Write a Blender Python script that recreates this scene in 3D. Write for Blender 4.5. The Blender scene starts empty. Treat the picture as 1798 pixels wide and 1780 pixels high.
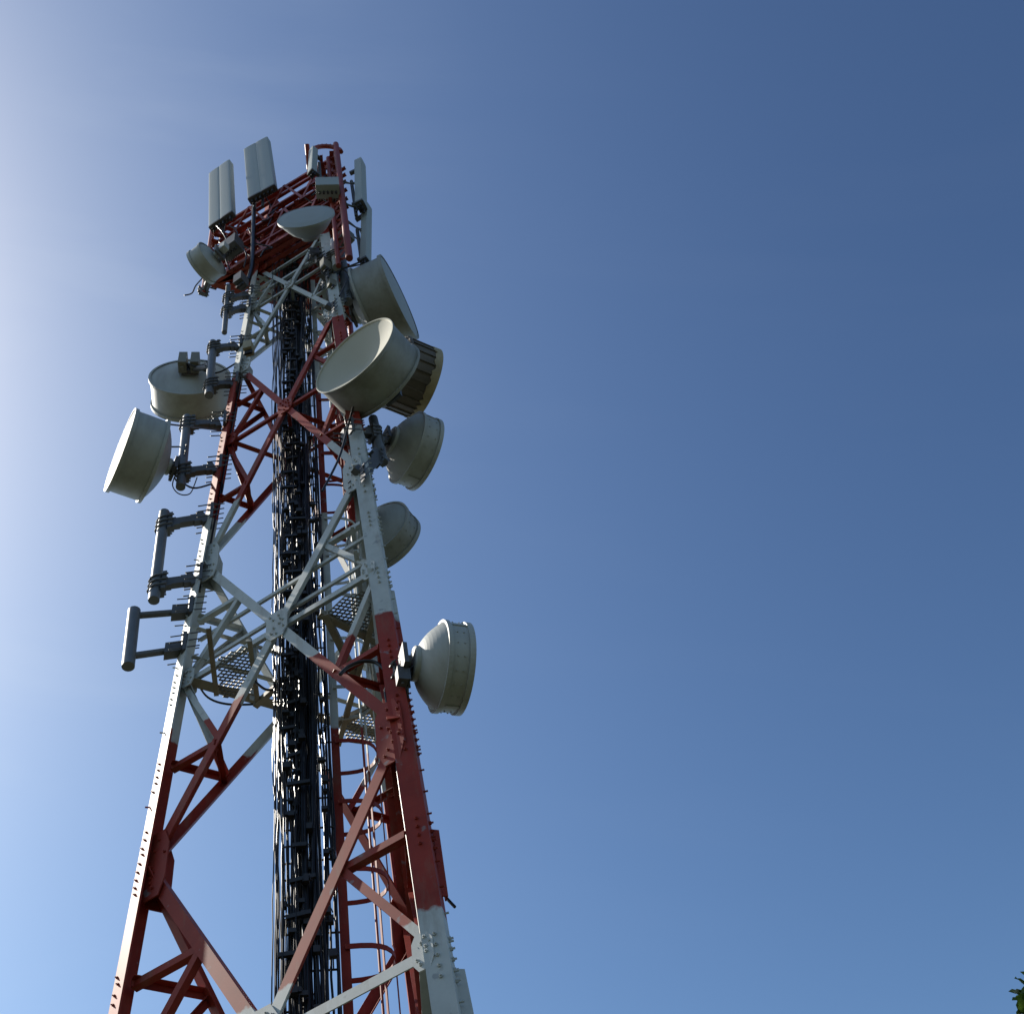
import bpy, math, random
import numpy as np
from mathutils import Vector
random.seed(7); rng_ = np.random.default_rng(7)
sc = bpy.context.scene; col = sc.collection
R_ = math.radians; PI = math.pi

# ------------------------------------------------------------------ camera, sky, sun, exposure
K = 0.35                       # metres per survey unit; all survey points are relative to the eye
EYE = np.array([0, 0, 1.6])
FOC, PITCH, ROLL = 2187.4, 0.99026677, -0.28100747
IW, IH = 1798., 1780.
cf = np.array([0, math.cos(PITCH), math.sin(PITCH)]); r0 = np.array([1., 0, 0]); u0 = np.cross(r0, cf)
cr = math.cos(ROLL)*r0 + math.sin(ROLL)*u0; cu = -math.sin(ROLL)*r0 + math.cos(ROLL)*u0
cam = bpy.data.cameras.new('camera'); co = bpy.data.objects.new('camera', cam); col.objects.link(co)
from mathutils import Matrix
M4 = Matrix(((cr[0], cu[0], -cf[0], 0), (cr[1], cu[1], -cf[1], 0), (cr[2], cu[2], -cf[2], 1.6), (0, 0, 0, 1)))
co.matrix_world = M4
cam.sensor_fit = 'HORIZONTAL'; cam.sensor_width = 36; cam.lens = 36*FOC/IW
cam.clip_start = .05; cam.clip_end = 6000
sc.camera = co

SUN_AZ, SUN_EL = R_(170.3), R_(48)          # azimuth counter-clockwise from +X
w = bpy.data.worlds.new('World'); sc.world = w; w.use_nodes = True
nt = w.node_tree; N = nt.nodes; L = nt.links
bg = N['Background']
sky = N.new('ShaderNodeTexSky'); sky.sky_type = 'NISHITA'; sky.sun_disc = False
sky.sun_elevation = SUN_EL; sky.sun_rotation = PI/2 - SUN_AZ
sky.altitude = 0; sky.air_density = 1.0; sky.dust_density = 1.0; sky.ozone_density = 4.0
# thin cirrus veils: a stretched noise mixed lightly over the clear sky
tc = N.new('ShaderNodeTexCoord')
def dotn(v):
    d = N.new('ShaderNodeVectorMath'); d.operation = 'DOT_PRODUCT'; d.inputs[1].default_value = v; L.new(tc.outputs['Generated'], d.inputs[0]); return d.outputs['Value']
cx_ = N.new('ShaderNodeCombineXYZ'); nz = N.new('ShaderNodeTexNoise')
L.new(dotn((1.3, .9, .5)), cx_.inputs[0]); L.new(dotn((-2.0, 4.6, -3.4)), cx_.inputs[1]); L.new(dotn((.5, .4, .9)), cx_.inputs[2])
L.new(cx_.outputs[0], nz.inputs['Vector'])
nz.inputs['Scale'].default_value = 2.1; nz.inputs['Detail'].default_value = 7; nz.inputs['Roughness'].default_value = .5; nz.inputs['Distortion'].default_value = .3
mr = N.new('ShaderNodeMapRange'); mr.inputs['From Min'].default_value = .5; mr.inputs['From Max'].default_value = .78
sm = N.new('ShaderNodeMapRange'); sm.inputs['From Min'].default_value = .70; sm.inputs['From Max'].default_value = .97; sm.inputs['To Min'].default_value = .008; sm.inputs['To Max'].default_value = .16
L.new(dotn((math.cos(SUN_AZ)*math.cos(SUN_EL), math.sin(SUN_AZ)*math.cos(SUN_EL), math.sin(SUN_EL))), sm.inputs['Value'])
cm = N.new('ShaderNodeMath'); cm.operation = 'MULTIPLY'; L.new(mr.outputs['Result'], cm.inputs[0]); L.new(sm.outputs['Result'], cm.inputs[1])
mx = N.new('ShaderNodeMixRGB'); mx.inputs['Color2'].default_value = (5.0, 5.6, 6.2, 1)
L.new(nz.outputs['Fac'], mr.inputs['Value']); L.new(cm.outputs[0], mx.inputs['Fac'])
sep = N.new('ShaderNodeSeparateColor'); comb = N.new('ShaderNodeCombineColor')     # a clear, contrasty tropical sky: the model sky with a steeper response
L.new(sky.outputs['Color'], sep.inputs[0])
for c, (g_, k_) in enumerate(((1.8, .735), (1.82, .56), (1.7, .405))):
    pw = N.new('ShaderNodeMath'); pw.operation = 'POWER'; pw.inputs[1].default_value = g_; L.new(sep.outputs[c], pw.inputs[0])
    ml = N.new('ShaderNodeMath'); ml.operation = 'MULTIPLY'; ml.inputs[1].default_value = k_; L.new(pw.outputs[0], ml.inputs[0]); L.new(ml.outputs[0], comb.inputs[c])
lim = N.new('ShaderNodeVectorMath'); lim.operation = 'MINIMUM'; lim.inputs[1].default_value = (4.6, 5.2, 6.2)
L.new(comb.outputs[0], lim.inputs[0])
L.new(lim.outputs[0], mx.inputs['Color1']); L.new(mx.outputs['Color'], bg.inputs['Color'])
bg.inputs['Strength'].default_value = .10
sl = bpy.data.lights.new('sun', 'SUN'); so = bpy.data.objects.new('sun', sl); col.objects.link(so)
sl.energy = 5; sl.angle = R_(.55); sl.color = (1, .93, .82)
sd = Vector((math.cos(SUN_AZ)*math.cos(SUN_EL), math.sin(SUN_AZ)*math.cos(SUN_EL), math.sin(SUN_EL)))
so.rotation_euler = sd.to_track_quat('Z', 'Y').to_euler(); so.location = (-20, 5, 40)
vs = sc.view_settings; vs.view_transform = 'Standard'; vs.look = 'None'; vs.gamma = 1; vs.exposure = .585

# ------------------------------------------------------------------ survey helpers
def ray(x, y):
    d = cf + cr*(x-IW/2)/FOC - cu*(y-IH/2)/FOC
    return d/np.linalg.norm(d)
CX = np.array([20*math.tan(-0.29596241), 20., 0]); PSI = -0.31678102; TS, TH = 0.05008273, 92.63578
LA = dict(A=PI/2+2*PI/3+PSI, B=PI/2+4*PI/3+PSI, C=PI/2+PSI)
def leg(n, z):
    r = TS*(TH-z); a = LA[n]
    return np.array([CX[0]+r*math.cos(a), CX[1]+r*math.sin(a), z])
def at_z(x, y, z):
    d = ray(x, y); return d*(z/d[2])
def at_r(x, y, r): return ray(x, y)*r
def at_leg(x, y, n, off=0):
    """where the sight line meets the upright plane through a leg that faces the road (off = beyond it)"""
    d = ray(x, y); P = None; z = 30.
    for _ in range(30):
        P = leg(n, z) if n != 'O' else np.array([CX[0], CX[1], z])
        h = P[:2]/np.linalg.norm(P[:2]); dist = P[:2]@h + off
        q = d*(dist/(d[:2]@h)); z = .5*z+.5*q[2]
    return q
FN = {}
for f in ('AB', 'BC', 'AC'):
    p, q, s = leg(f[0], 0), leg(f[1], 0), leg(f[0], 40)
    n = np.cross(q-p, s-p); n /= np.linalg.norm(n)
    if n@(p-CX) < 0: n = -n
    FN[f] = n
def on_face(x, y, f, off=0):
    d = ray(x, y); p = leg(f[0], 0)+FN[f]*off
    return d*((p@FN[f])/(d@FN[f]))
def unit(v): return v/np.linalg.norm(v)
up = np.array([0, 0, 1.])
def W_(v): return np.asarray(v, float)*K+EYE

# ------------------------------------------------------------------ mesh builder
class MB:
    def __init__(s): s.v = []; s.f = []; s.sm = []
    def add(s, vs, fs, smooth=False):
        b = len(s.v); s.v += [np.asarray(v, float) for v in vs]
        for f in fs: s.f.append([b+i for i in f]); s.sm.append(smooth)
        return s
    def box(s, c, ax, ay, az):
        """centre and three half-axis vectors"""
        c, ax, ay, az = map(np.asarray, (c, ax, ay, az))
        vs = [c+i*ax+j*ay+k*az for i in (-1, 1) for j in (-1, 1) for k in (-1, 1)]
        if np.cross(ax, ay)@az < 0: vs = [c+i*ax+j*ay+k*az for i in (1, -1) for j in (-1, 1) for k in (-1, 1)]
        return s.add(vs, [(0, 1, 3, 2), (4, 6, 7, 5), (0, 4, 5, 1), (2, 3, 7, 6), (0, 2, 6, 4), (1, 5, 7, 3)])
    def tube(s, pts, r, n=10, smooth=True, cap=True):
        pts = [np.asarray(p, float) for p in pts]; m = len(pts)
        rs = r if hasattr(r, '__len__') else [r]*m
        t0 = unit(pts[1]-pts[0]); ref = np.array([0, 0, 1.]) if abs(t0[2]) < .9 else np.array([1., 0, 0])
        a = unit(np.cross(t0, ref)); vs = []
        for i, p in enumerate(pts):
            t = unit(pts[min(i+1, m-1)]-pts[max(i-1, 0)])
            a = unit(a-t*(a@t)); b = np.cross(t, a)
            vs += [p+rs[i]*(math.cos(2*PI*k/n)*a+math.sin(2*PI*k/n)*b) for k in range(n)]
        fs = [(i*n+k, i*n+(k+1) % n, (i+1)*n+(k+1) % n, (i+1)*n+k) for i in range(m-1) for k in range(n)]
        s.add(vs, fs, smooth)
        if cap:
            s.add(vs[:n], [tuple(range(n-1, -1, -1))]); s.add(vs[-n:], [tuple(range(n))])
        return s
    def plate(s, poly, n, t):
        """polygon (3-D points) given thickness t along n"""
        poly = [np.asarray(p, float) for p in poly]; m = len(poly)
        nn = sum(np.cross(poly[i]-poly[0], poly[(i+1) % m]-poly[0]) for i in range(1, m-1))
        if nn@n < 0: poly = poly[::-1]
        vs = [p+n*t for p in poly]+poly
        return s.add(vs, [tuple(range(m)), tuple(range(2*m-1, m-1, -1))]+[((i+1) % m, i, m+i, m+(i+1) % m) for i in range(m)])
    def bolt(s, p, n, r=.045, h=.05):
        p = np.asarray(p, float)
        s.tube([p, p+n*h], r, 6, False); return s.tube([p+n*h, p+n*(h*1.9)], r*.5, 5, False)
    def lbar(s, p, q, n, wd, t=.022, off=0., flip=1):
        """rolled steel angle: one leg in the plane square to n, the other turned inward"""
        p, q, n = (np.asarray(x, float) for x in (p, q, n))
        d = unit(q-p); n = unit(n-d*(n@d)); sd_ = unit(np.cross(d, n))*flip
        c = (p+q)/2-n*off; h = (q-p)/2
        s.box(c-n*t/2, h, sd_*wd/2, n*t/2)
        return s.box(c-n*(t+(wd-t)/2)-sd_*(wd/2-t/2), h, sd_*t/2, n*(wd-t)/2)
    def lathe(s, o, ax, prof, n=48, smooth=True):
        """profile [(x along axis, radius)] turned about the axis"""
        o = np.asarray(o, float); ax = unit(np.asarray(ax, float))
        a = unit(np.cross(np.array([0, 0, 1.]), ax)) if abs(ax[2]) < .95 else np.array([1., 0, 0]); b = np.cross(ax, a)
        for (x0, ra), (x1, rb) in zip(prof[:-1], prof[1:]):
            A = [o+ax*x0+ra*(math.cos(2*PI*k/n)*a+math.sin(2*PI*k/n)*b) for k in range(n)]
            B = [o+ax*x1+rb*(math.cos(2*PI*k/n)*a+math.sin(2*PI*k/n)*b) for k in range(n)]
            if ra < 1e-6: s.add([o+ax*x0]+B, [(0, 1+k, 1+(k+1) % n) for k in range(n)], smooth)
            elif rb < 1e-6: s.add(A+[o+ax*x1], [(k, n, (k+1) % n) for k in range(n)], smooth)
            else: s.add(A+B, [(k, n+k, n+(k+1) % n, (k+1) % n) for k in range(n)], smooth)
        return s
    def build(s, name, mat, parent=None, weld=False):
        v = [W_(p) for p in s.v]
        if parent is not None:
            o = parent; org = np.zeros(3)
            while o is not None: org = org+np.array(o.location); o = o.parent
        else:
            org = np.array([sum(p[i] for p in v)/len(v) for i in range(3)]); org[2] = min(p[2] for p in v)
        me = bpy.data.meshes.new(name); me.from_pydata([tuple(p-org) for p in v], [], s.f)
        me.polygons.foreach_set('use_smooth', s.sm)
        if weld:
            import bmesh
            bm = bmesh.new(); bm.from_mesh(me); bmesh.ops.remove_doubles(bm, verts=bm.verts, dist=1e-4)
            bmesh.ops.recalc_face_normals(bm, faces=bm.faces); bm.to_mesh(me); bm.free()
        me.materials.append(mat); me.update()
        ob = bpy.data.objects.new(name, me); col.objects.link(ob)
        if parent is None: ob.location = org
        else: ob.parent = parent
        return ob
def tag(o, label=None, cat=None, group=None, kind=None):
    if label: o['label'] = label
    if cat: o['category'] = cat
    if group: o['group'] = group
    if kind: o['kind'] = kind
    return o
def thing(name, P, label, cat, group=None):
    o = bpy.data.objects.new(name, None); col.objects.link(o); o.location = W_(P); o.empty_display_size = .2
    return tag(o, label, cat, group)

# ------------------------------------------------------------------ materials
def mat(name, base, rough=.6, metal=0., spec=.5, var=.12, scale=9., dirt=None, dirt_amt=.35, dirt_scale=3., stretch=(1, 1, .3), bump=0.):
    m = bpy.data.materials.new(name); m.use_nodes = True; t = m.node_tree; n, l = t.nodes, t.links
    b = n['Principled BSDF']; b.inputs['Roughness'].default_value = rough; b.inputs['Metallic'].default_value = metal
    b.inputs['Specular IOR Level'].default_value = spec
    g = n.new('ShaderNodeNewGeometry')
    z1 = n.new('ShaderNodeTexNoise'); z1.inputs['Scale'].default_value = scale; z1.inputs['Detail'].default_value = 6
    l.new(g.outputs['Position'], z1.inputs['Vector'])
    cr1 = n.new('ShaderNodeMixRGB'); cr1.inputs['Color1'].default_value = (*[c*(1-var) for c in base], 1)
    cr1.inputs['Color2'].default_value = (*[min(1, c*(1+var)) for c in base], 1); l.new(z1.outputs['Fac'], cr1.inputs['Fac'])
    out = cr1.outputs['Color']
    if dirt:
        mp_ = n.new('ShaderNodeMapping'); mp_.inputs['Scale'].default_value = stretch; l.new(g.outputs['Position'], mp_.inputs['Vector'])
        z2 = n.new('ShaderNodeTexNoise'); z2.inputs['Scale'].default_value = dirt_scale; z2.inputs['Detail'].default_value = 8; z2.inputs['Roughness'].default_value = .68
        l.new(mp_.outputs['Vector'], z2.inputs['Vector'])
        r_ = n.new('ShaderNodeMapRange'); r_.inputs['From Min'].default_value = .43; r_.inputs['From Max'].default_value = .72; r_.inputs['To Max'].default_value = dirt_amt
        l.new(z2.outputs['Fac'], r_.inputs['Value'])
        m2 = n.new('ShaderNodeMixRGB'); m2.inputs['Color2'].default_value = (*dirt, 1)
        l.new(r_.outputs['Result'], m2.inputs['Fac']); l.new(out, m2.inputs['Color1']); out = m2.outputs['Color']
    l.new(out, b.inputs['Base Color'])
    if bump:
        bp = n.new('ShaderNodeBump'); bp.inputs['Strength'].default_value = bump; bp.inputs['Distance'].default_value = .01
        l.new(z1.outputs['Fac'], bp.inputs['Height']); l.new(bp.outputs['Normal'], b.inputs['Normal'])
    return m
RED, WHITE = (.235, .028, .016), (.43, .46, .46)
BANDS = [4.6, 14.6, 23.75, 33.9, 43.4, 53.6]             # survey heights where the aviation paint changes colour
def paint_mat(name, bands=BANDS, rough=.55):
    m = bpy.data.materials.new(name); m.use_nodes = True; t = m.node_tree; n, l = t.nodes, t.links
    b = n['Principled BSDF']; b.inputs['Roughness'].default_value = rough; b.inputs['Specular IOR Level'].default_value = .22
    g = n.new('ShaderNodeNewGeometry'); sx = n.new('ShaderNodeSeparateXYZ'); l.new(g.outputs['Position'], sx.inputs['Vector'])
    zn = n.new('ShaderNodeTexNoise'); zn.inputs['Scale'].default_value = 14; zn.inputs['Detail'].default_value = 3; l.new(g.outputs['Position'], zn.inputs['Vector'])
    ma = n.new('ShaderNodeMath'); ma.operation = 'MULTIPLY_ADD'; ma.inputs[1].default_value = .10; ma.inputs[2].default_value = -.05
    l.new(zn.outputs['Fac'], ma.inputs[0])
    zz = n.new('ShaderNodeMath'); zz.operation = 'ADD'; l.new(sx.outputs['Z'], zz.inputs[0]); l.new(ma.outputs[0], zz.inputs[1])
    ramp = None; acc = None
    for h in bands:                                      # number of band edges passed -> odd / even
        gt = n.new('ShaderNodeMapRange'); gt.inputs['From Min'].default_value = h*K+1.6-.012; gt.inputs['From Max'].default_value = h*K+1.6+.012
        l.new(zz.outputs[0], gt.inputs['Value'])
        if acc is None: acc = gt.outputs['Result']
        else:
            a = n.new('ShaderNodeMath'); a.operation = 'ADD'; l.new(acc, a.inputs[0]); l.new(gt.outputs['Result'], a.inputs[1]); acc = a.outputs[0]
    md = n.new('ShaderNodeMath'); md.operation = 'PINGPONG'; md.inputs[1].default_value = 1; l.new(acc, md.inputs[0])
    # bands[0] is white->red upward counted from red at the foot
    def varied(c, v, sc_):
        z = n.new('ShaderNodeTexNoise'); z.inputs['Scale'].default_value = sc_; z.inputs['Detail'].default_value = 7; z.inputs['Roughness'].default_value = .65
        l.new(g.outputs['Position'], z.inputs['Vector'])
        x = n.new('ShaderNodeMixRGB'); x.inputs['Color1'].default_value = (*[q*(1-v) for q in c], 1); x.inputs['Color2'].default_value = (*[min(1, q*(1+v)) for q in c], 1)
        l.new(z.outputs['Fac'], x.inputs['Fac']); return x.outputs['Color']
    mix = n.new('ShaderNodeMixRGB'); l.new(md.outputs[0], mix.inputs['Fac'])
    l.new(varied(RED, .5, 4), mix.inputs['Color1']); l.new(varied(WHITE, .24, 5), mix.inputs['Color2'])
    # weathering: rusty grime in vertical runs and small chips to bare zinc
    mpn = n.new('ShaderNodeMapping'); mpn.inputs['Scale'].default_value = (1, 1, .22); l.new(g.outputs['Position'], mpn.inputs['Vector'])
    z3 = n.new('ShaderNodeTexNoise'); z3.inputs['Scale'].default_value = 7; z3.inputs['Detail'].default_value = 8; z3.inputs['Roughness'].default_value = .7; l.new(mpn.outputs['Vector'], z3.inputs['Vector'])
    r3 = n.new('ShaderNodeMapRange'); r3.inputs['From Min'].default_value = .52; r3.inputs['From Max'].default_value = .75; r3.inputs['To Max'].default_value = .55; l.new(z3.outputs['Fac'], r3.inputs['Value'])
    m3 = n.new('ShaderNodeMixRGB'); m3.inputs['Color2'].default_value = (.17, .13, .09, 1); l.new(r3.outputs['Result'], m3.inputs['Fac']); l.new(mix.outputs['Color'], m3.inputs['Color1'])
    z4 = n.new('ShaderNodeTexNoise'); z4.inputs['Scale'].default_value = 9; z4.inputs['Detail'].default_value = 6; l.new(g.outputs['Position'], z4.inputs['Vector'])
    r4 = n.new('ShaderNodeMapRange'); r4.inputs['From Min'].default_value = .66; r4.inputs['From Max'].default_value = .71; r4.inputs['To Max'].default_value = .6; l.new(z4.outputs['Fac'], r4.inputs['Value'])
    m4 = n.new('ShaderNodeMixRGB'); m4.inputs['Color2'].default_value = (.20, .215, .235, 1); l.new(r4.outputs['Result'], m4.inputs['Fac']); l.new(m3.outputs['Color'], m4.inputs['Color1'])
    l.new(m4.outputs['Color'], b.inputs['Base Color'])
    return m
PAINT = paint_mat('tower_paint')
REDM = mat('red_paint', RED, .5, var=.35, scale=6, dirt=(.09, .03, .02), dirt_amt=.4)
WHITEM = mat('white_paint', WHITE, .5, var=.15, dirt=(.2, .16, .1), dirt_amt=.45)
PIPE = mat('galvanised_pipe', (.15, .165, .185), .5, metal=.35, var=.2, scale=14, dirt=(.09, .08, .07), dirt_amt=.5)
BRACK = mat('dark_galvanised_bracket', (.10, .105, .115), .55, metal=.3, var=.3, scale=12, dirt=(.06, .045, .03), dirt_amt=.5)
DISH = mat('dish_white', (.34, .365, .36), .5, var=.08, scale=4, dirt=(.165, .16, .145), dirt_amt=.5, dirt_scale=5, stretch=(1, 1, .14))
DISHD = mat('dish_weathered', (.255, .272, .262), .55, var=.1, scale=4, dirt=(.12, .108, .085), dirt_amt=.6, dirt_scale=4.5, stretch=(1, 1, .16))
RADOME = mat('radome_cloth', (.52, .52, .45), .7, var=.05, scale=3, dirt=(.42, .40, .31), dirt_amt=.3, dirt_scale=1.8)
BOWL = mat('bowl_cloth', (.38, .375, .31), .7, var=.05, scale=3, dirt=(.3, .28, .2), dirt_amt=.3, dirt_scale=1.8)
GREYR = mat('grey_radome', (.29, .33, .35), .6, var=.05, scale=3, dirt=(.3, .3, .28), dirt_amt=.3)
DARKD = mat('dark_shroud', (.105, .095, .085), .7, var=.25, scale=7, dirt=(.05, .04, .03), dirt_amt=.6)
TAN = mat('tan_rim', (.33, .29, .19), .7, var=.2, scale=10, dirt=(.12, .09, .05), dirt_amt=.6)
PANEL = mat('antenna_panel', (.30, .34, .34), .5, var=.05, scale=4, dirt=(.33, .34, .3), dirt_amt=.35, stretch=(1, 1, .15))
BOXM = mat('radio_box', (.17, .17, .145), .55, var=.12, scale=8, dirt=(.2, .18, .12), dirt_amt=.5)
BLACK = mat('black_cable', (.008, .0075, .0075), .3, spec=.35, var=.3, scale=20)
BLACKP = mat('black_fitting', (.016, .016, .018), .5, var=.3, scale=20)
GRAT = mat('expanded_metal', (.20, .20, .17), .6, metal=.2, var=.3, dirt=(.12, .08, .04), dirt_amt=.6)
BOUNCE_TONE = mat('beam_bounce_tone', (.27, .25, .20), .6, var=.25, dirt=(.1, .07, .04), dirt_amt=.6)  # brown-grey base paints in shaded undersides warmed by ground bounce; grime over it
LEAF = mat('tree_leaf', (.05, .095, .02), .4, var=.5, scale=9)
BARK = mat('tree_bark', (.13, .10, .07), .9, var=.4, scale=14)
GRASS = mat('ground_grass', (.022, .03, .011), .95, var=.45, scale=.6, dirt=(.05, .042, .028), dirt_amt=.7, dirt_scale=.15, stretch=(1, 1, 1))
nl = LEAF.node_tree; pb = nl.nodes['Principled BSDF']
pb.inputs['Transmission Weight'].default_value = 0.0
tr = nl.nodes.new('ShaderNodeBsdfTranslucent'); tr.inputs['Color'].default_value = (.12, .22, .03, 1)
ms = nl.nodes.new('ShaderNodeMixShader'); ms.inputs[0].default_value = .22
nl.links.new(pb.outputs[0], ms.inputs[1]); nl.links.new(tr.outputs[0], ms.inputs[2]); nl.links.new(ms.outputs[0], nl.nodes['Material Output'].inputs['Surface'])

# ------------------------------------------------------------------ ground
GZ = -1.6/K
gm = MB(); S = 9000.
gm.add([(-S, -S, GZ), (S, -S, GZ), (S, S, GZ), (-S, S, GZ)], [(0, 1, 2, 3)])
tag(gm.build('ground', GRASS), kind='structure')

# ------------------------------------------------------------------ lattice tower
tower = thing('lattice_tower', (CX[0], CX[1], GZ), 'tall three legged steel lattice tower painted in red and white bands', 'tower')
Z0, ZT = GZ+.05, 64.5
dirv = lambda deg: np.array([math.cos(R_(deg)), math.sin(R_(deg)), 0.])
WL, TL = .43, .05
SEC = dict(A=(323, 54, .58), B=(181, 91, .5), C=(211, 301, .25))
def leg_corner(n, z):
    d1, d2 = dirv(SEC[n][0]), dirv(SEC[n][1]); P = leg(n, z)
    return P-d1*WL*.93 if n == 'B' else P-(d1+d2)*SEC[n][2]*WL*.9
def legn(n, z):                                        # where bracing meets the leg
    d1, d2 = dirv(SEC[n][0]), dirv(SEC[n][1])
    return leg(n, z)+(-d1*WL*.42 if n == 'B' else (-(d1+d2)*.06 if n == 'A' else 0))
for n in 'ABC':
    m = MB(); d1, d2 = dirv(SEC[n][0]), dirv(SEC[n][1])
    p, q = leg_corner(n, Z0), leg_corner(n, ZT)
    h = (q-p)/2; c = (p+q)/2
    m.box(c+d1*WL/2+d2*TL/2, h, d1*WL/2, d2*TL/2)
    m.box(c+d2*(TL+(WL-TL)/2)+d1*TL/2, h, d2*(WL-TL)/2, d1*TL/2)
    # splice and flange bolts in runs near the joints
    for zc in (8.5, 11.2, 13.7, 16.6, 19.8, 22.4, 25.5, 28.3, 31.2, 34.6, 38.2, 41, 44.4, 47, 50):
        run = random.choice((4, 5, 6)) if zc not in (19.8, 31.2, 44.4) else 9
        for k in range(run):
            z = zc+(k-run/2)*.22*(1 if zc < 30 else 1.5)
            o1 = leg_corner(n, z)
            m.bolt(o1+d1*WL*(.45 if n != 'A' else random.uniform(.25, .5)), -d2, .038 if n != 'A' else .028, .035); m.bolt(o1+d2*WL*.5+0*d1, -d1, .04, .045)
    for k in range(int((60-9)/.62)):                       # climbing steps standing out from the outer corner
        z = 9+k*.62; o1 = leg_corner(n, z)
        if n == 'B': m.tube([o1+d2*.2-dirv(5)*.01, o1+d2*.2+dirv(5)*.085], .02, 6)
        elif n == 'A' and (19 < z < 36 or z < 15) and k % 4 == 0: m.tube([o1+d1*.1+d2*.02, o1+d1*.1-d2*.1-d1*.06], .02, 6)
    m.build('leg', PAINT, tower)
NZ = [7., 19.6, 31.1, 44.3, 54.5, 64.]
MIDS = []; CENT = {}
def gusset(m, P, u, v, n, wu, hv, off, nb=7, t=.035):
    a, b = wu/2, hv/2
    poly = [P+u*x+v*y+n*off for x, y in ((-a, -b*.55), (-a*.5, -b), (a*.6, -b), (a, -b*.5), (a, b*.5), (a*.5, b), (-a*.6, b), (-a, b*.6))]
    m.plate(poly, n, t)
    for k in range(nb):
        x, y = random.uniform(-.75, .75)*a, (-.8+1.6*(k+.5)/nb)*b
        m.bolt(P+u*x+v*y+n*(off+t), n, .036, .03)
    return m
for f in ('AB', 'AC', 'BC'):
    a, b = f; n = FN[f]
    for k in range(5):
        z0, z1 = NZ[k], NZ[k+1]
        A0, B0, A1, B1 = legn(a, z0), legn(b, z0), legn(a, z1), legn(b, z1)
        w0, w1 = np.linalg.norm(B0-A0), np.linalg.norm(B1-A1); fr = w0/(w0+w1)
        Cc = A0+(B1-A0)*fr; zm = Cc[2]; CENT[(f, k)] = Cc; Am, Bm = legn(a, zm), legn(b, zm)
        wd = (.27, .26, .23, .19, .16)[k]; wh = (.22, .2, .17, .14, .12)[k]*(1.5 if f == 'AC' and k == 1 else 1); ws = (.17, .155, .14, .12, .1)[k]
        ends = lambda p, q, c=.12: (p+unit(q-p)*c, q-unit(q-p)*c)
        for (p, q, of, fl) in ((A0, B1, .0, 1), (B0, A1, .03, -1)):
            MB().lbar(*ends(p, q), n, wd, .03, of, fl).build('diagonal_brace', PAINT, tower)
        hm = BOUNCE_TONE if f == 'AC' and k == 1 else PAINT  # this strut carries the painted ground-bounce brown instead of tower paint
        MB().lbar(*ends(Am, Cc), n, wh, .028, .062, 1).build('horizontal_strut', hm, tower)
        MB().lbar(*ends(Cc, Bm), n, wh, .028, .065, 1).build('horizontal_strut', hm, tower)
        gusset_m = MB(); u = unit(B0-A0); v = np.cross(n, u); v = v if v[2] > 0 else -v
        gusset(gusset_m, Cc, u, v, n, wd*2.5, wd*4.4, .004, 10).build('gusset_plate', PAINT, tower)
        for lg, sgn in ((a, 1), (b, -1)):
            gusset(MB(), legn(lg, z1)+u*sgn*.26-v*.05, u, v, n, .66 if k < 2 else .55, 1.9 if k < 2 else 1.2, .004+.01*(sgn > 0), 10).build('gusset_plate', PAINT, tower)
            gusset(MB(), legn(lg, zm)+u*sgn*.22, u, v, n, .42, .75, .005+.01*(sgn > 0), 6).build('gusset_plate', PAINT, tower)
        if k == 4: continue
        mids = {}
        for lg, N0, Mm, N1 in ((a, A0, Am, A1), (b, B0, Bm, B1)):
            Pl, Pu = (N0+Cc)/2, (N1+Cc)/2; q1, q3 = legn(lg, (z0+zm)/2), legn(lg, (z1+zm)/2)
            mids[lg] = Pl
            pieces = ([(Pl, Mm), (Pl, q1)] if k > 0 else [])+[(Pu, Mm), (Pu, q3)]
            for i, (p, q) in enumerate(pieces):
                MB().lbar(*ends(p, q, .09), n, ws, .022, .068+.004*i, 1 if lg == a else -1).build('secondary_brace', PAINT, tower)
        MIDS.append((f, k, mids))
for lg in 'ABC':
    for k in range(1, 4):
        pp = [m[lg] for f, kk, m in MIDS if kk == k and lg in f]
        MB().lbar(pp[0], pp[1], np.array([0, 0, 1.]), .15, .022, .05).build('hip_brace', PAINT, tower)
for k in (2, 3, 4):                                          # level plan bracing between the face centres
    for f, g in (('AB', 'BC'), ('BC', 'AC'), ('AC', 'AB')):
        MB().lbar(CENT[(f, k)]-FN[f]*.2, CENT[(g, k)]-FN[g]*.2, up, .13, .022).build('plan_brace', PAINT, tower)
for zz, wd in ((53.3, .15), (51.6, .17), (48.4, .13)):          # extra level bars in the top white band
    for f in ('AB', 'AC', 'BC'):
        if zz < 49 and f == 'AB': continue
        MB().lbar(legn(f[0], zz)-FN[f]*.11, legn(f[1], zz)-FN[f]*.11, FN[f], wd, .022).build('horizontal_strut', PAINT, tower)
# flat guide bars just outside the right-hand leg
for (x0, y0, x1, y1, wd) in ((687, 1036, 703, 1128, .16), (765, 1456, 781, 1572, .13), (806, 1700, 826, 1800, .2)):
    p, q = at_leg(x0, y0, 'B', .25), at_leg(x1, y1, 'B', .25)
    MB().lbar(p, q, dirv(300), wd, .03).build('splice_bar', PAINT, tower)

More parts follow.
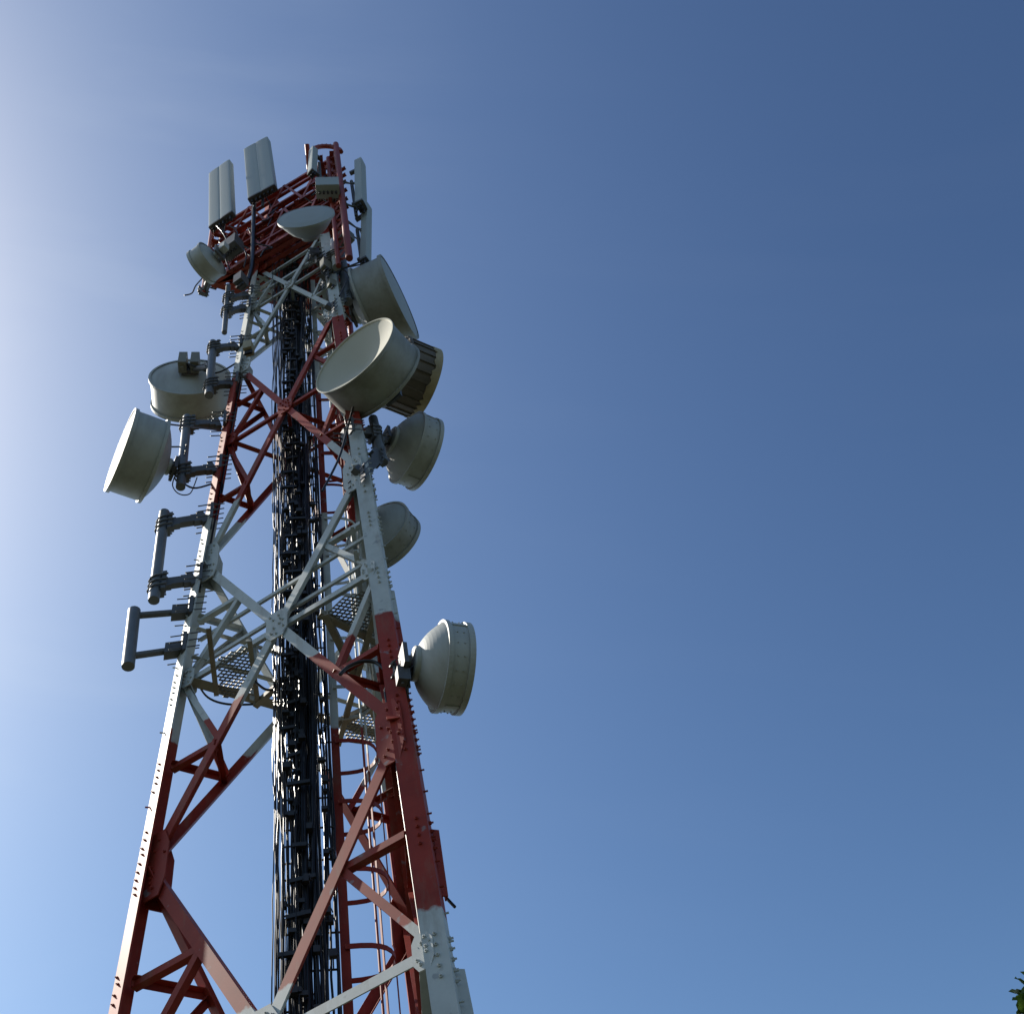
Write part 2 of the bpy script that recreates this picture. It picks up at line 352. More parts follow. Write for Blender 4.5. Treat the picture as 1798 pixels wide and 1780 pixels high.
# ------------------------------------------------------------------ mid-height service platform
zp = 25.5
plat = thing('service_platform', (CX[0], CX[1], zp-.3), 'open mesh work platform inside the white band of the tower, with guard rails', 'platform')
def grating(poly, z, cell=.2, t=.02):
    """expanded metal: zigzag strands clipped to a polygon of plan points"""
    P = np.array([p[:2] for p in poly]); lo, hi = P.min(0), P.max(0)
    def inside(x, y):
        c = False; j = len(P)-1
        for i in range(len(P)):
            if (P[i][1] > y) != (P[j][1] > y) and x < (P[j][0]-P[i][0])*(y-P[i][1])/(P[j][1]-P[i][1])+P[i][0]: c = not c
            j = i
        return c
    m = MB(); ny = int((hi[1]-lo[1])/cell)+2; nx = int((hi[0]-lo[0])/cell)+2
    for j in range(ny):
        for i in range(nx):
            x0 = lo[0]+i*cell; y0 = lo[1]+j*cell*.62+((i % 2)*0)
            for (xa, ya, xb, yb) in ((x0, y0, x0+cell/2, y0+cell*.31), (x0+cell/2, y0+cell*.31, x0+cell, y0), (x0, y0+cell*.62, x0+cell/2, y0+cell*.31), (x0+cell/2, y0+cell*.31, x0+cell, y0+cell*.62)):
                if inside(xa, ya) and inside(xb, yb):
                    a, b = np.array([xa, ya, z]), np.array([xb, yb, z]); d = unit(b-a); sdv = np.array([-d[1], d[0], 0])
                    m.box((a+b)/2, (b-a)/2*1.08, sdv*t/2, np.array([0, 0, .022]))
    return m
def extend(poly, s):
    c = sum(poly)/len(poly); return [c+(p-c)*s for p in poly]
_ZB = [0]
G1 = [at_z(x, y, zp) for x, y in ((377, 1158), (437, 1128), (450, 1180), (452, 1238), (384, 1222))]
G2 = [at_z(x, y, zp) for x, y in ((566, 1078), (604, 1046), (650, 1030), (676, 1120), (664, 1142))]
G3 = [at_z(x, y, zp) for x, y in ((600, 1268), (640, 1238), (676, 1240), (690, 1318), (604, 1302))]
for G in (G1, G2, G3): grating(G, zp).build('grating', GRAT, plat)
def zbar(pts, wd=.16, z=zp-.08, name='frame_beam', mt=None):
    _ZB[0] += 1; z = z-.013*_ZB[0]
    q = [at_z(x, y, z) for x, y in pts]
    MB().lbar(q[0], q[1], np.array([0, 0, -1.]), wd, .03).build(name, mt or BOUNCE_TONE, plat)  # frame beams take the brown with underside shade and bounce painted in
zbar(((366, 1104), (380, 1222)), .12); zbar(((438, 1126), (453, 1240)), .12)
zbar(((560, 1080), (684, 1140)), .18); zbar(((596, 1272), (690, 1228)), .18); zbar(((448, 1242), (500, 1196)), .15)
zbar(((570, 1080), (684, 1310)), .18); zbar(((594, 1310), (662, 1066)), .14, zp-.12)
for f, zz in (('AB', 26.55), ('AB', 27.75), ('AC', 26.6), ('AC', 27.8), ('BC', 26.7), ('BC', 27.9)):
    p, q = leg(f[0], zz)-FN[f]*.2, leg(f[1], zz)-FN[f]*.2
    MB().lbar(p, q, FN[f], .13, .025).build('guard_rail', PAINT, plat)
for f in ('BC', 'AC'):
    for t in (.3, .7):
        p = leg(f[0], zp)*(1-t)+leg(f[1], zp)*t-FN[f]*.28
        MB().lbar(p, p+np.array([0, 0, 2.5]), FN[f], .13, .025).build('rail_post', PAINT, plat)

# ------------------------------------------------------------------ feeder cables and the cable ladder behind them
up = np.array([0, 0, 1.])
HV = unit(np.array([CX[0], CX[1], 0])); RV = np.array([HV[1], -HV[0], 0])       # away from the eye, and to the right
def cab(x, off, z):
    """point on an upright line that crosses the photo row 1780 at column x (off: further from the eye)"""
    b = at_leg(x, 1780, 'O', off); return np.array([b[0], b[1], z])
clad = thing('cable_ladder', (*cab(560, .25, GZ)[:2], GZ), 'black rung ladder carrying the feeder cables up the middle of the tower', 'cable ladder')
ZB, ZC = GZ+.02, 55.
for x in (496, 570, 598):
    MB().box((cab(x, .3, ZB)+cab(x, .3, ZC))/2, RV*.035, HV*.05, np.array([0, 0, (ZC-ZB)/2])).build('rail', BLACKP, clad)
z = 9.0; i = 0
while z < ZC and i < 98:
    m = MB(); e = random.uniform(598, 606) if i % 2 == 0 else random.uniform(540, 570)
    a, b = cab(494, .2, z+random.uniform(-.03, .03)), cab(e, .2, z+random.uniform(-.12, .12)); m.tube([a, b], .024, 6)
    for k in range(random.randint(2, 5)):
        x = min(e-6, random.choice((random.uniform(496, 530), random.uniform(500, 560), random.uniform(575, 592)))); c = cab(x, random.uniform(-.42, .0), z+random.uniform(-.1, .1)); br = cab(x, .2, z); m.box((c+br)/2, (br-c)/2, RV*.015, up*.012)
        m.box(c, RV*random.uniform(.03, .085), HV*.06, np.array([0, 0, random.uniform(.04, .1)]))
        m.tube([c-RV*.06, c+RV*.07+up*.05, c+RV*.1-up*.05], .018, 5)
    if i % 2 == 0:
        c = cab(random.uniform(506, 536), -.34, z); m.box(c+HV*.27, HV*.27, RV*.02, up*.02); m.box(c, RV*random.uniform(.12, .27)+up*random.uniform(-.03, .06), HV*.04, np.array([0, 0, .05]))
    m.build('rung', BLACKP, clad); i += 1; z += .47
specs = []
for k in range(11): specs.append((522+k*4.9+random.uniform(-1.2, 1.2), -.12+random.uniform(-.1, .1), random.choice((.034, .038, .042, .05, .06))))
for k in range(25): specs.append((487+k*1.75+random.uniform(-1, 1), -.2+random.uniform(-.2, .2), random.uniform(.009, .017)))
for k in range(11): specs.append((492+k*6+random.uniform(-2, 2), .05+random.uniform(-.1, .1), random.uniform(.015, .034)))
for x in (577, 582, 588, 594, 599): specs.append((x+random.uniform(-1, 1), .1, .026))
for k, (x, off, r) in enumerate(specs):
    pts = []; dx = 0; wob = .0 if r > .044 else .06; ph = random.uniform(0, 6)
    zend = random.uniform(51, 56)
    zz = np.arange(ZB, zend, .8)
    for z in zz:
        p = cab(x, off, z); fan = -.0085*(z-10)*max(0, (530-x)/40) if z > 10 else 0; pts.append(p+RV*(fan+wob*.6*math.sin(z*.55+ph)+random.uniform(-.5, .5)*wob*.6)+HV*random.uniform(-.03, .03))
    lab = 'black feeder cable running up the middle of the lattice tower' if r < .044 else 'thick black feeder cable in the right half of the bundle up the tower'
    tag(MB().tube(pts, r, 6).build('feeder_cable', BLACK), lab, 'cable', 'thick feeder cables' if r >= .044 else 'feeder cables up the tower')
pts = []
for y in range(1780, 880, -40):
    pts.append(at_leg(489+3*math.sin(y*.011)+random.uniform(-1.5, 1.5)-(2 if 1450 < y < 1560 else 0), y, 'O', -.3))
tag(MB().tube(pts, .018, 6).build('loose_cable', BLACK), 'thin loose black cable bowing out from the left edge of the cable bundle', 'cable')

# ------------------------------------------------------------------ caged climbing ladder
lad = thing('climbing_ladder', (*cab(611, .6, GZ)[:2], GZ), 'red and white caged climbing ladder beside the black cables inside the tower', 'ladder')
def lp(x, off, z): return cab(x, off, z)
for off in (.35, 1.35):
    a, b = lp(612, off, ZB), lp(612, off, 58)
    MB().lbar(a, b, -HV, .2 if off < 1 else .14, .04, 0, -1).build('rail', PAINT, lad)
m0 = lp(612, .35, 0)
for k in range(72):
    z = 9.3+k*.66; a = lp(612, .4, z); MB().tube([a, a+HV*.95], .025, 6).build('rung', PAINT, lad)
def hoop_pt(t, z):                          # U-shaped hoop: from the near rail out to the right and back to the far rail
    c = lp(612, .85, z); return c+RV*(.0+1.02*math.sin(t)**.8)+HV*(-.5-.12*math.sin(t)**2)*math.cos(t)*1.1
z = 8.9; i = 0
while z < 56:
    m = MB(); T = np.linspace(.0, PI, 15)
    for ta, tb in zip(T[:-1], T[1:]):
        a, b = hoop_pt(ta, z), hoop_pt(tb, z); d = unit(b-a)
        m.box((a+b)/2, (b-a)/2*1.04, np.cross(d, np.array([0, 0, 1.]))*.012, np.array([0, 0, .06]))
    m.build('cage_hoop', PAINT, lad); z += 2.05
for t in (.62, 1.57, 2.3):
    a, b = hoop_pt(t, 8.9), hoop_pt(t, 55); d = RV*math.sin(t)-HV*math.cos(t)
    MB().box((a+b)/2, (b-a)/2, d*.014, np.cross(d, np.array([0, 0, 1.]))*.026).build('cage_strap', PAINT, lad)

# ------------------------------------------------------------------ red antenna headframe round the tower top
def hp(x, y, z): return at_z(x, y, z)
zt, zb = 62.2, 54.6
HA, HB = hp(374, 398, zt), hp(591, 266, zt)
cen = np.array([CX[0], CX[1], zt]); HC = cen+3.7*np.array([math.cos(LA['C']), math.sin(LA['C']), 0])
head = thing('antenna_headframe', (CX[0], CX[1], zb), 'dark red steel headframe around the top of the tower, crowded with bars', 'headframe')
cor = dict(A=HA, B=HB, C=HC)
def hc(n, z): return np.array([cor[n][0], cor[n][1], z])
for n in 'ABC':
    MB().tube([hc(n, zb-1.2 if n != 'B' else 47.5), hc(n, zt+(.6 if n != 'B' else 1.2))], .13 if n != 'B' else .15, 10).build('post', REDM, head)
for f in ('AB', 'AC', 'BC'):
    a, b = f; p0, q0 = hc(a, 0), hc(b, 0); d = unit(q0-p0); n = np.array([d[1], -d[0], 0]); n = n if n@(p0-CX*np.array([1, 1, 0])) > 0 else -n
    for i, zz in enumerate((zb, 55.7, 57.2, 58.6, 59.9, 61.2, zt)):
        MB().lbar(hc(a, zz)-n*.02*i, hc(b, zz)-n*.02*i, n, .24 if i in (0, 6) else .18, .03, 0, 1).build('rail', REDM, head)
    for i, zz in enumerate((55.2, 56.5, 57.9, 59.3, 60.5, 61.7)):
        MB().lbar(hc(a, zz)-n*(.45+.05*i), hc(b, zz)-n*(.45+.05*i), n, .15, .025, 0, -1).build('rail', REDM, head)
    nseg = 7
    for i in range(nseg):
        ta, tb = i/nseg, (i+1)/nseg
        za, zb_ = (zb, 58.6) if i % 2 else (58.6, zb)
        MB().lbar(p0+(q0-p0)*ta+np.array([0, 0, za]), p0+(q0-p0)*tb+np.array([0, 0, zb_]), n, .13, .025, .05).build('lattice_bar', REDM, head)
        za, zb_ = (58.6, zt) if i % 2 else (zt, 58.6)
        MB().lbar(p0+(q0-p0)*ta+np.array([0, 0, za]), p0+(q0-p0)*tb+np.array([0, 0, zb_]), n, .12, .025, .06).build('lattice_bar', REDM, head)
for lev, zz in ((0, zb-.1), (1, 58.4)):
    for n in 'ABC':                        # outriggers from tower legs to the frame corners
        MB().lbar(leg(n, zz), hc(n, zz), np.array([0, 0, -1.]), .24, .03).build('outrigger', REDM, head)
    m = MB(); tri = [hc(n, zz) for n in 'ABC']
    e = tri[1]-tri[0]; nrow = 15                # floor bars parallel to the front side
    for i in range(1, nrow):
        t = i/nrow
        a, b = tri[0]+(tri[2]-tri[0])*t, tri[1]+(tri[2]-tri[1])*t
        MB().lbar(a, b, np.array([0, 0, -1.]), ((.2 if i % 3 else .32) if not lev else .2), .025).build('floor_bar', REDM, head)
    for i in range(1, 6):
        t = i/6; a = tri[0]+e*t; b = tri[2]+(a-tri[2])*.15
        MB().lbar(a+np.array([0, 0, .12]), b+np.array([0, 0, .12]), np.array([0, 0, -1.]), .22, .025).build('floor_bar', REDM, head)
for zg in (zb+.15, 58.6): grating(extend([hc(n, zg) for n in 'ABC'], .92), zg, .5, .1).build('grating', REDM, head)
for z0 in np.arange(47.8, 62, 1.15):                         # inner post of the right-hand corner, laced to the outer one
    p = hc('B', z0); o = -RV*.42+HV*.35
    MB().lbar(p, p+o+up*.58, HV*-1., .1, .02).lbar(p+o+up*.6, p+up*1.14, HV*-1., .1, .02).build('lattice_bar', REDM, head)
MB().tube([hc('B', 47.6)-RV*.42+HV*.35, hc('B', zt)-RV*.42+HV*.35], .11, 10).build('post', REDM, head)
# curled top corner bracket with bolts
m = MB(); pb_ = hc('B', zt+.4)
arc = [pb_+RV*(-.5+.72*math.sin(t))+np.array([0, 0, 1.0*math.cos(t)-.55]) for t in np.linspace(-.9, 1.5, 9)]
m.tube(arc, .12, 8)
for p in arc: m.bolt(p+np.array([0, 0, .1]), np.array([.3, -.3, .9]), .05, .08)
m.build('corner_bracket', REDM, head)

# ------------------------------------------------------------------ dishes
def dish(px, r, az, R, Ln, label, dep=.25, mats=(DISH, DISH, RADOME), style='shroud', name='microwave_dish', hub=.22, group='microwave dishes on the tower'):
    ax = dirv(az); F = at_r(*px, r); O = F-ax*Ln                # O: centre of the rear rim
    t = thing(name, O-ax*dep*R, label, 'dish antenna', group)
    t['label'] = label
    D = dep*R
    hx = -D*(1-hub**(2.5 if style == 'bolted' else 2.0)); prof = [(hx-.12, 0), (hx-.12, hub*R*.86), (hx-.1, hub*R*.93), (hx, hub*R*.95)]
    for k in range(9):
        q = hub+(1-hub)*k/8; prof.append((-D*(1-q**(2.5 if style == 'bolted' else 2.0)), R*q))
    if style == 'open':
        prof = [(-Ln-.12, 0), (-Ln-.12, .3*R), (-Ln, .34*R), (-Ln*.75, .62*R), (-Ln*.4, .84*R), (-.12, .97*R), (-.1, R)]
        MB().lathe(F, ax, prof).build('reflector', mats[0], t)
        MB().lathe(F, ax, [(-.1, R), (-.1, R*1.02), (0, R*1.02), (0, R*.99)]).build('rim', mats[1], t)
        MB().lathe(F, ax, [(-.01, R*.99), (.04, R*.7), (.06, 0)]).build('radome', mats[2], t)
        return t, O, ax
    MB().lathe(O, ax, prof, 56).build('reflector', mats[0], t)
    MB().lathe(O, ax, [(-.05, R*.97), (-.05, R*1.03), (.05, R*1.03), (.05, R*.98)], 56, False).build('rim', mats[0], t)
    sh = MB().lathe(O, ax, [(.05, R*.985), (Ln-.09, R*.985)], 56)
    if style == 'bolted':
        a = unit(np.cross(np.array([0, 0, 1.]), ax)); b = np.cross(ax, a)
        for k in range(20):
            rr = math.cos(2*PI*k/20)*a+math.sin(2*PI*k/20)*b
            for x in (.16, Ln-.2): sh.tube([O+ax*x+rr*R*.985, O+ax*x+rr*(R*.985+.02)], .019, 6, False)
        for k in (2, 9, 16):
            rr = math.cos(2*PI*k/20)*a+math.sin(2*PI*k/20)*b; ss = np.cross(ax, rr)
            sh.box(O+ax*Ln/2+rr*R*.99, ax*(Ln/2-.1), ss*.035, rr*.02)
    if style == 'bowl':
        sh.build('shroud', mats[1], t)
        MB().lathe(O, ax, [(Ln-.12, R*.985), (Ln-.06, R*1.012), (Ln+.0, R*1.018), (Ln+.02, R*1.01)], 64).build('front_rim', mats[1], t)
        pr = [(Ln+.02, R*1.01), (Ln+.01, R*.985), (Ln-.01*R, R*.978)]+[(Ln-.015*R-.31*R*(1-q**1.2), R*q) for q in (.97, .9, .8, .7, .6, .5, .4, .3, .2, .1, 0)]
        MB().lathe(O, ax, pr, 64).build('concave_radome', BOWL, t)
        return t, O, ax
    if style == 'ribbed':
        a = unit(np.cross(np.array([0, 0, 1.]), ax)); b = np.cross(ax, a)
        for k in range(22):
            rr = math.cos(2*PI*k/22)*a+math.sin(2*PI*k/22)*b; ss = np.cross(ax, rr)
            sh.box(O+ax*Ln/2+rr*R*1.0, ax*(Ln/2-.12), ss*.04, rr*.03)
        sh.build('shroud', mats[1], t)
        m = MB(); nn = 72; o1 = O+ax*(Ln-.02); vs = []; fs = []
        for k in range(nn):
            rr = math.cos(2*PI*k/nn)*a+math.sin(2*PI*k/nn)*b; j = random.uniform(.16, .34)
            vs += [o1+rr*R*1.035+ax*.04, o1+rr*R*1.03-ax*j, o1+rr*R*1.0-ax*j, o1+rr*R*1.0+ax*.04]
        for k in range(nn):
            p, q = 4*k, 4*((k+1) % nn)
            fs += [(p+c, p+(c+1) % 4, q+(c+1) % 4, q+c) for c in range(4)]
        m.add(vs, fs); m.build('torn_rim', TAN, t)
    else:
        sh.build('shroud', mats[1], t)
        MB().lathe(O, ax, [(Ln-.09, R*.985), (Ln-.09, R*1.03), (Ln+.04, R*1.03), (Ln+.04, R*.985)], 56, False).build('front_rim', mats[1], t)
    MB().lathe(O, ax, [(Ln+.01, R*1.0), (Ln+.05, R*.8), (Ln+.09, R*.4), (Ln+.1, 0)], 56).build('radome', mats[2], t)
    return t, O, ax
def bracket(t, O, ax, R, dep, to, strut=None, mt=BRACK):
    """arm from the dish hub to the pipe at `to`, with clamp plates, adjuster rods and a stay"""
    h = O-ax*(dep*R+.05); d = unit(to-h); up = np.array([0, 0, 1.]); s = unit(np.cross(d, up)); m = MB()
    m.tube([h, h-ax*.12], R*.17, 12); m.tube([h-ax*.1, to], .11, 8)
    m.box(h-ax*.16, ax*.05, np.cross(ax, up)*.3, up*.34); m.box(to, d*.09, s*.2, up*.3)
    for q in (-.22, .22): m.tube([h-ax*.1+up*q+np.cross(ax, up)*.2, to+up*q*.9+s*.12], .028, 6)
    for q in (-.2, .2): m.tube([to+up*q-s*.26, to+up*q+s*.26], .03, 6); m.bolt(to+up*q-s*.24-d*.05, -d, .05, .08)
    if strut is not None:
        a = np.cross(ax, up); m.tube([O+a*R*strut[0]+up*R*strut[1], to+up*.5], .032, 6)
    return m.build('mount_bracket', mt, t)
def radio(t, P, ax, s=1., n=2, mt=BOXM, nw=1.):
    up = np.array([0, 0, 1.]); sd_ = np.cross(ax, up)
    for k in range(n):
        c = P+sd_*(k-(n-1)/2)*.5*s*nw; m = MB().box(c, ax*.16*s, sd_*.17*s*nw, up*.3*s)
        for j in range(6): m.box(c+ax*.2*s+sd_*(j-2.5)*.055*s*nw, ax*.045*s, sd_*.008, up*.26*s)
        m.tube([c-up*.3*s, c-up*.38*s], .05*s, 8)
        m.build('radio_unit', mt, t)

d10 = dish((212.6, 790), 42, 222, 1.39, 1.06, 'cream drum dish facing left, its round cover sunlit, lowest on the left', .34)
d9 = dish((336.6, 708.5), 51.5, 107.8, 1.534, 1.16, 'wide white dish seen from behind with twin radio boxes, upper left', .13, hub=.14)
d4 = dish((622, 623.5), 40, 246.4, 1.585, 1.24, 'large concave drum dish facing the viewer, in the middle of the tower', .3, (DISHD, DISHD, RADOME), 'bowl')
d3 = dish((700.2, 521.7), 51, 351, 1.78, 1.31, 'big weathered drum dish facing right, just above the concave dish', .28, (DISH, DISHD, GREYR))
d5 = dish((747, 675), 47, 42, 1.38, 1.25, 'dark ribbed drum with a torn tan rim behind the concave dish', .3, (DARKD, DARKD, TAN), 'ribbed')
d6 = dish((745.5, 798), 41, 43.8, 1.23, .62, 'grey white dish seen from behind with dotted bolts, under the dark drum', .5, (DISH, DISH, GREYR), 'bolted', hub=.42)
d7 = dish((682.5, 954.4), 36, 72, 1.05, .58, 'dirty white dish half hidden behind the right leg of the tower', .35, (DISHD, DISHD, GREYR), 'bolted')
d8 = dish((811, 1174), 28, 28.8, 1.01, .51, 'white round backed dish on the right, lowest of all the dishes', .56, (DISH, DISH, GREYR), 'bolted', hub=.42)
d1 = dish((536.8, 380), 53.5, 276, 1.175, .85, 'shallow grey dish tilting its round face down at the tower top', .3, (GREYR, GREYR, GREYR), 'open')
d2 = dish((353, 470), 57, 158, .84, .62, 'small white drum dish hanging at the left of the red headframe', .3, (DISH, DISH, RADOME))

# ------------------------------------------------------------------ pipes and arms that carry the dishes
def clampset(m, P, n1, n2, s=1.):
    """clamp plates with threaded rods through them"""
    up = np.array([0, 0, 1.])
    for q in (-.22, .22):
        m.box(P+n1*.16*s+up*q*0+n2*q*s, n1*.05*s, n2*.10*s, up*.42*s)
    for zz in (-.32, 0, .32):
        for q in (-.3, .3): m.tube([P+up*zz*s+n2*q*s-n1*.3*s, P+up*zz*s+n2*q*s+n1*.3*s], .022*s, 5)
def pipe_mount(pt, pb, arms, label, n='A', off=0., r=.14, name='pipe_mount', thick=True, group='pipe mounts on the tower'):
    t0, b0 = at_leg(*pt, n, off), at_leg(*pb, n, off)
    b0 = np.array([b0[0], b0[1], b0[2]])
    t = thing(name, b0, label, 'pipe mount', group)
    m = MB().tube([t0, b0], r, 14); m.build('pipe', PIPE, t)
    d = unit(t0-b0)
    for (x0, y0, x1, y1) in arms:
        p, q = at_leg(x0, y0, n, off), at_leg(x1, y1, n, 0)
        a = unit(q-p); s = unit(np.cross(a, np.array([0, 0, 1.]))); m = MB()
        if thick:
            Ls = np.linalg.norm(q-p)                          # flared arm: deep at both ends, waisted in the middle
            for i in range(6):
                c0, c1 = p+(q-p)*i/6, p+(q-p)*(i+1)/6; hgt = (.30, .2, .15, .15, .19, .28)[i]
                m.box((c0+c1)/2, (c1-c0)/2, s*.10, np.cross(s, a)*hgt)
            m.box(p+a*.2, a*.06, s*.18, np.array([0, 0, .42]))
            for zz in (-.24, 0, .24): m.tube([p+np.array([0, 0, zz])+a*.3+s*.2]+[p+np.array([0, 0, zz])+(-a*math.cos(k)*-1*.0-a*.24*math.sin(k))+s*.2*math.cos(k) for k in np.linspace(.2, PI-.2, 5)]+[p+np.array([0, 0, zz])+a*.3-s*.2], .03, 6)
        else:
            m.tube([p, q], .095, 10); m.box(q-a*.15, a*.22, s*.14, np.array([0, 0, .2]))
        m.build('arm', BRACK, t)
        m = MB(); clampset(m, q, a, s, 1. if thick else .85); clampset(m, q+a*.3, -a, s, .9); m.build('clamp', BRACK, t)
    return t, t0, b0
pm9 = pipe_mount((374, 602), (367, 694), ((374, 612, 416, 608), (369, 677, 408, 674)), 'upright grey pipe in front of the wide left dish', off=.0, r=.16)
pm10 = pipe_mount((329, 733), (317, 855), ((328, 746, 386, 744), (320, 830, 378, 823)), 'upright grey pipe between the sunlit cream dish and the left leg', r=.155)
pm4 = pipe_mount((289, 900), (270, 1054), ((287, 922, 362, 910), (275, 1027, 342, 1018)), 'empty grey pipe on flared arms, higher of two beside the left leg', r=.16)
pm5 = pipe_mount((236, 1072), (225, 1170), ((237, 1081, 325, 1074), (229, 1152, 313, 1140)), 'empty pipe frame on two thin arms, lowest on the left leg', r=.17, thick=False)
pm1 = pipe_mount((401, 502), (394, 584), ((400, 524, 436, 519), (397, 547, 432, 541)), 'short dark pipe clamped to the white band of the left leg', r=.11)
pm6 = pipe_mount((655, 735), (673, 812), ((660, 762, 616, 758), (668, 800, 632, 836)), 'dark pipe between the right leg and the dotted grey white dish', 'B', .5, r=.15)
pm7 = pipe_mount((598, 440), (611, 530), ((600, 470, 572, 490), (608, 520, 582, 545)), 'dark pipe beside the big weathered drum near the tower top', 'B', .3, r=.19)
pm8 = pipe_mount((586, 424), (591, 470), ((588, 450, 568, 462),), 'white pipe standing left of a dark pipe near the tower top', 'B', -.3, r=.17)
for o in pm8[0].children:
    if o.name.startswith('pipe'): o.data.materials[0] = WHITEM
up = np.array([0, 0, 1.])
bracket(d10[0], d10[1], d10[2], 1.39, .34, at_leg(324, 797, 'A', 0), (.1, .85))
bracket(d9[0], d9[1], d9[2], 1.534, .13, at_leg(369, 645, 'A', .1))
bracket(d6[0], d6[1], d6[2], 1.23, .5, at_leg(664, 775, 'B', .5), (-.4, .75))
bracket(d8[0], d8[1], d8[2], 1.01, .62, leg('B', 21.4)+dirv(30)*.35, (-.5, .5))
bracket(d7[0], d7[1], d7[2], 1.05, .35, leg('B', 30.3)+dirv(60)*.35)
bracket(d4[0], d4[1], d4[2], 1.585, .3, leg('B', 37.2)-0*up)
bracket(d3[0], d3[1], d3[2], 1.78, .28, at_leg(606, 505, 'B', .3))
bracket(d5[0], d5[1], d5[2], 1.38, .3, at_leg(655, 700, 'B', .9))
bracket(d1[0], d1[1], d1[2], 1.175, .6, at_leg(552, 440, 'B', -.4))
bracket(d2[0], d2[1], d2[2], .84, .3, hc('A', 53.6))
radio(d9[0], d9[1]-d9[2]*(.13*1.534+.4)+up*.1, d9[2], 1.5, 2, BOXM, .62)
radio(d5[0], d5[1]-d5[2]*.9-up*.9, -d5[2], 1.1, 2)
radio(d2[0], d2[1]-d2[2]*.7+up*.25, d2[2], .9, 1, WHITEM)
radio(d8[0], d8[1]-d8[2]*.9-up*.5, d8[2], .7, 1, BRACK)
MB().tube([d10[1]-up*0+np.cross(d10[2], up)*-1.2+up*.5, at_leg(400, 757, 'A', .2)], .03, 6).build('stay_rod', BRACK, d10[0])

# ------------------------------------------------------------------ panel antennas
def panel(pt, pb, r, face_az, wd, dep, label, lobes=2, tail=.5, name='panel_antenna', group='panel antennas at the tower top'):
    P = at_r(*pb, r); d = ray(*pt); h = P[:2]/np.linalg.norm(P[:2]); q = d*((P[:2]@h)/(d[:2]@h))
    T = q
    t = thing(name, P-up*tail, label, 'antenna', group)
    f = dirv(face_az); s = np.array([-f[1], f[0], 0])
    out = []                                             # plan outline: lobed front, flat back
    for k in range(lobes):
        c = (k-(lobes-1)/2)*wd/lobes
        for a in np.linspace(-PI/2*.93, PI/2*.93, 9): out.append((c+wd/lobes/2*math.sin(a), dep*(.5+.14*math.cos(a)**.4)))
    out += [(wd/2, -dep*.4), (-wd/2, -dep*.4)]
    def ring(C, k=1.): return [C+s*x*k+f*y*k for x, y in out]
    n = len(out); v = ring(P)+ring(T-up*.1)+ring(T, .93)
    m = MB().add(v, [(i, (i+1) % n, n+(i+1) % n, n+i) for i in range(n)]+[(n+i, n+(i+1) % n, 2*n+(i+1) % n, 2*n+i) for i in range(n)]+[tuple(range(2*n, 3*n)), tuple(range(n-1, -1, -1))])
    m.build('radome', PANEL, t, weld=True)
    m = MB(); b = P+(T-P)*.0
    for k in range(lobes*3):
        x = (k-(lobes*3-1)/2)*wd/(lobes*3.3)
        m.tube([b+s*x+f*dep*.2, b+s*x+f*dep*.2-up*(.22+random.uniform(0, .3))], .045, 6)
        m.tube([b+s*x-f*dep*.1, b+s*x-f*dep*.1-up*(.2+random.uniform(0, .3))], .04, 6)
    m.build('connectors', BLACKP, t)
    cp = MB().add(ring(P-up*.02, 1.03)+ring(P+up*.14, 1.03), [(i, (i+1) % n, n+(i+1) % n, n+i) for i in range(n)]+[tuple(range(n-1, -1, -1)), tuple(range(n, 2*n))])
    cp.build('end_cap', BRACK, t)
    c = (P+T)/2-f*(dep*.4+.25)
    MB().tube([np.array([c[0], c[1], P[2]-tail*1.6]), np.array([c[0], c[1], P[2]*.35+T[2]*.65])], .08, 8).build('mast', BRACK, t)
    m = MB()
    for zz in (.12, .85):
        g = P+(T-P)*zz; m.box(np.array([(g[0]+c[0])/2, (g[1]+c[1])/2, g[2]]), f*.26, s*.08, up*.12)
    m.build('tilt_bracket', BRACK, t)
    return t, P, T
pa = panel((389, 297), (391, 391), 62.5, 252, 1.36, .34, 'twin lobed grey panel antenna standing far left of the red headframe')
pb2 = panel((452, 256), (462, 343), 64.5, 258, 1.5, .34, 'twin lobed grey panel antenna, the tallest thing on the tower')
pc = panel((631, 287), (633, 363), 57., 350, .53, .36, 'slim grey panel antenna edge on, upper of two right of the tower', 1)
pd = panel((643, 364), (641, 462), 52., 345, .43, .3, 'slim grey panel antenna edge on, just above the weathered drum dish', 1)
pe = panel((551, 264), (549, 306), 61, 235, .36, .3, 'short grey antenna beside the thin red post on the tower top', 1)
MB().tube([at_r(539, 254, 66), at_r(543, 300, 65.6)], .12, 8).build('lightning_post', REDM, head)
# ties from the slim right-hand panels to the red mast
for t, P, T in (pc, pd):
    for q in (.05, .55):
        g = P+(T-P)*q; m = MB(); mast = hc('B', g[2]); mast = mast if g[2] > 50 else leg('B', g[2])
        m.tube([g, (g+mast)/2-up*.35, mast], .04, 6); m.tube([g-up*.4, mast-up*.3], .035, 6); m.build('tie_arm', BRACK, t)

